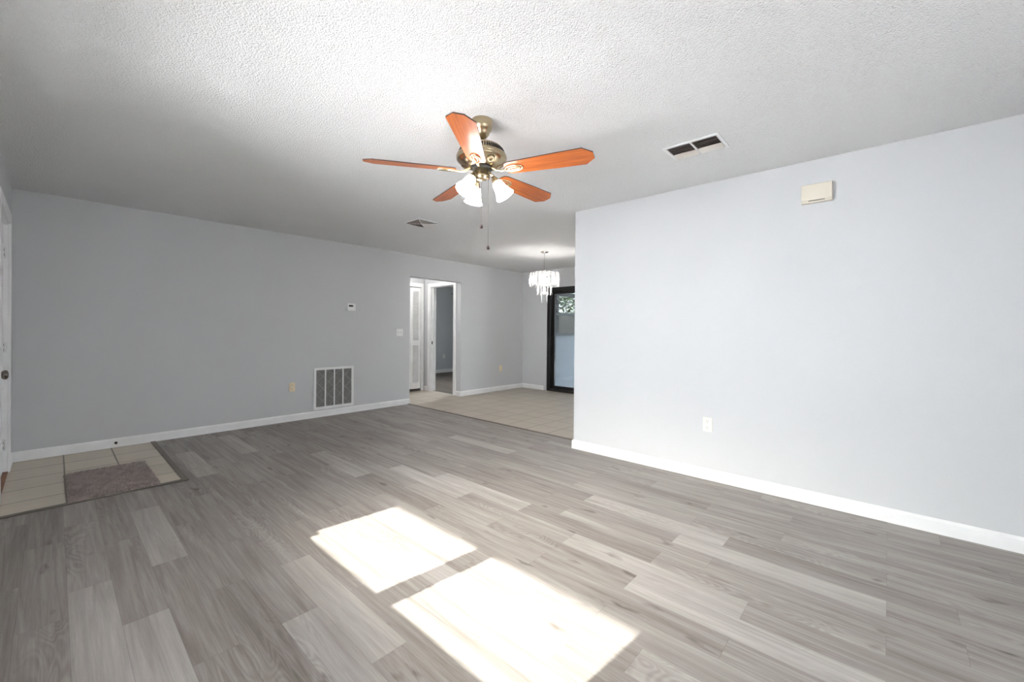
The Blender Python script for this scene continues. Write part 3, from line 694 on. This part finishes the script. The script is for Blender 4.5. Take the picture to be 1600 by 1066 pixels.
# return air grille
gr = thing('return_grille', 'white framed return air grille with four grey filter panels above the baseboard', 'air grille', (2.908, 0, .390))
W2, H2, T = .282, .287, .014
MB().box(-W2, W2, -T, 0, H2-.032, H2).box(-W2, W2, -T, 0, -H2, -H2+.038).box(-W2, -W2+.032, -T, 0, -H2+.038, H2-.032).box(W2-.032, W2, -T, 0, -H2+.038, H2-.032).build('frame', 'white', gr, bevel=.003)
for k in (1, 2, 3):
    x = -W2+.032 + k*(2*W2-.064)/4
    MB().box(x-.008, x+.008, -.012, -.002, -H2+.038, H2-.032).build('mullion', 'white', gr, bevel=.001)
fl = MB().box(-W2+.03, W2-.03, -.004, -.001, -H2+.035, H2-.03).build('filter', 'filter', gr)
wr = MB()
zlo, zhi, xlo, xhi = -H2+.038, H2-.032, -W2+.032, W2-.032
for s_ in (1, -1):
    for k in range(-5, 6):
        pts = []
        for q in range(0, 61):
            x = xlo + (xhi-xlo)*q/60; z = s_*(x*1.05) + k*.17
            if zlo < z < zhi: pts.append((x, -.0055, z))
        if len(pts) > 2: wr.tube([pts[0], pts[-1]], .0016, 4)
wr.build('lattice', 'filterwire', gr)

# ceiling register near the right wall: frame, two banks of louvers
def register(label, org, rz, w_, l_, split, group=None):
    t = thing('ceiling_vent', label, 'air vent', org, rz, group)          # x across louvers, y along, z=0 is the ceiling
    a, b = w_/2, l_/2; fw_ = .022
    MB().box(-a, a, -b, -b+fw_, -.007, 0).box(-a, a, b-fw_, b, -.007, 0).box(-a, -a+fw_, -b+fw_, b-fw_, -.007, 0).box(a-fw_, a, -b+fw_, b-fw_, -.007, 0).build('frame', 'trim', t, bevel=.002)
    MB().box(-.0, .0+.0001, 0, 0, 0, 0).bm.free()
    MB().box(-a+fw_, a-fw_, -.006, .006, -.008, -.001).build('divider', 'trim', t)
    MB().box(-a+fw_-.002, a-fw_+.002, -b+fw_-.002, b-fw_+.002, -.0015, .0).build('duct', 'dark', t)
    n = 8; pitch_ = (w_-2*fw_)/n
    for s_, (ya, yb) in enumerate(((-b+fw_, -.006), (.006, b-fw_))):
        for k in range(n):
            xc = -a+fw_+(k+.5)*pitch_; litm = k >= 5
            ang = rr(-33) if not litm else rr(30)
            MB().box(-.0105, .0105, ya+.001, yb-.001, -.0007, .0007, Matrix.Translation((xc, 0, -.0068)) @ Matrix.Rotation(ang, 4, 'Y')).build('louver', 'louverlit' if litm else 'louver', t)
    return t
register('white ceiling vent with two banks of brown louvers near the right wall', (3.115, -4.818, H), 0, .246, .352, True)

# far ceiling diffuser: square, louvers in four directions
dv = thing('ceiling_vent', 'square ceiling vent with crossed louvers in front of the back wall', 'air vent', (3.095, -1.79, H), rr(0))
S_ = .15
MB().box(-S_, S_, -S_, -S_+.02, -.008, 0).box(-S_, S_, S_-.02, S_, -.008, 0).box(-S_, -S_+.02, -S_+.02, S_-.02, -.008, 0).box(S_-.02, S_, -S_+.02, S_-.02, -.008, 0).build('frame', 'trim', dv, bevel=.002)
MB().box(-S_+.018, S_-.018, -S_+.018, S_-.018, -.0015, 0).build('duct', 'dark', dv)
for q in range(4):
    Rq = Matrix.Rotation(q*PI/2, 4, 'Z'); lv = MB()
    for k in range(5):
        r_ = .030 + k*.022; sgn = 1 if q in (0, 3) else -1
        lv.box(-.011, .011, -r_+.004, r_-.004, -.0008, .0008, Rq @ Matrix.Translation((r_, 0, -.009)) @ Matrix.Rotation(rr(40*sgn), 4, 'Y'))
    lv.build('louvers', 'louverlit' if q in (0, 3) else 'louver', dv)  # lit and shaded louver colours chosen by side
MB().box(-S_*1.22, S_*1.22, -.003, .003, -.016, -.011, Matrix.Rotation(PI/4, 4, 'Z')).box(-S_*1.22, S_*1.22, -.003, .003, -.016, -.011, Matrix.Rotation(-PI/4, 4, 'Z')).build('divider', 'trim', dv)

# door chime box on the right wall
cb = thing('door_chime', 'cream plastic door chime box high on the right wall', 'door chime', (XR, -5.395, 2.200), -PI/2)
MB().prism([(-.045, -.050), (-.032, -.070), (0, -.070), (0, .058), (-.045, .058)], -.088, .088, Matrix(((0,0,1,0),(1,0,0,0),(0,1,0,0),(0,0,0,1)))).build('cover', 'cream', cb, bevel=.003)
hs = MB()
for k in range(12): hs.box(-.044+k*.0078, -.0395+k*.0078, -.0435, -.0375, -.0610, -.0560)
hs.build('sound_slots', 'dark', cb)

# ------------------------------------------------------------------ rug
rg = thing('entry_rug', 'brown grey shag rug lying on the entry tiles', 'rug', (.565, -1.245, 0), rr(.8))
MB().box(-.235, .235, -.395, .395, 0.0, .008).build('backing', 'rugback', rg)
pl = MB(); rnd = random.Random(4)
for i in range(15000):
    x = rnd.uniform(-.245, .245); y = rnd.uniform(-.405, .405); a = rnd.uniform(0, 6.28); L = rnd.uniform(.012, .027); ln_ = rnd.uniform(.2, .95); wv = .0022
    edge = max(abs(x)/.245, abs(y)/.405)
    if edge > .97: L *= .8
    dx, dy = math.cos(a), math.sin(a)
    z0 = .006 if edge < .955 else .003
    tip = Vector((x+dx*L*ln_, y+dy*L*ln_, z0 + L*math.sqrt(1-min(.9, ln_*ln_))+.003))
    b0 = pl.bm.verts.new((x-dy*wv, y+dx*wv, z0)); b1 = pl.bm.verts.new((x+dy*wv, y-dx*wv, z0)); m0 = pl.bm.verts.new(((x+tip.x)/2+dy*wv, (y+tip.y)/2-dx*wv, z0+(tip.z-z0)*.65)); m1 = pl.bm.verts.new(((x+tip.x)/2-dy*wv, (y+tip.y)/2+dx*wv, z0+(tip.z-z0)*.65)); tp = pl.bm.verts.new(tip)
    pl.bm.faces.new((b0, b1, m0, m1)); pl.bm.faces.new((m1, m0, tp))
pl.build('pile', 'pile', rg, kind='stuff')
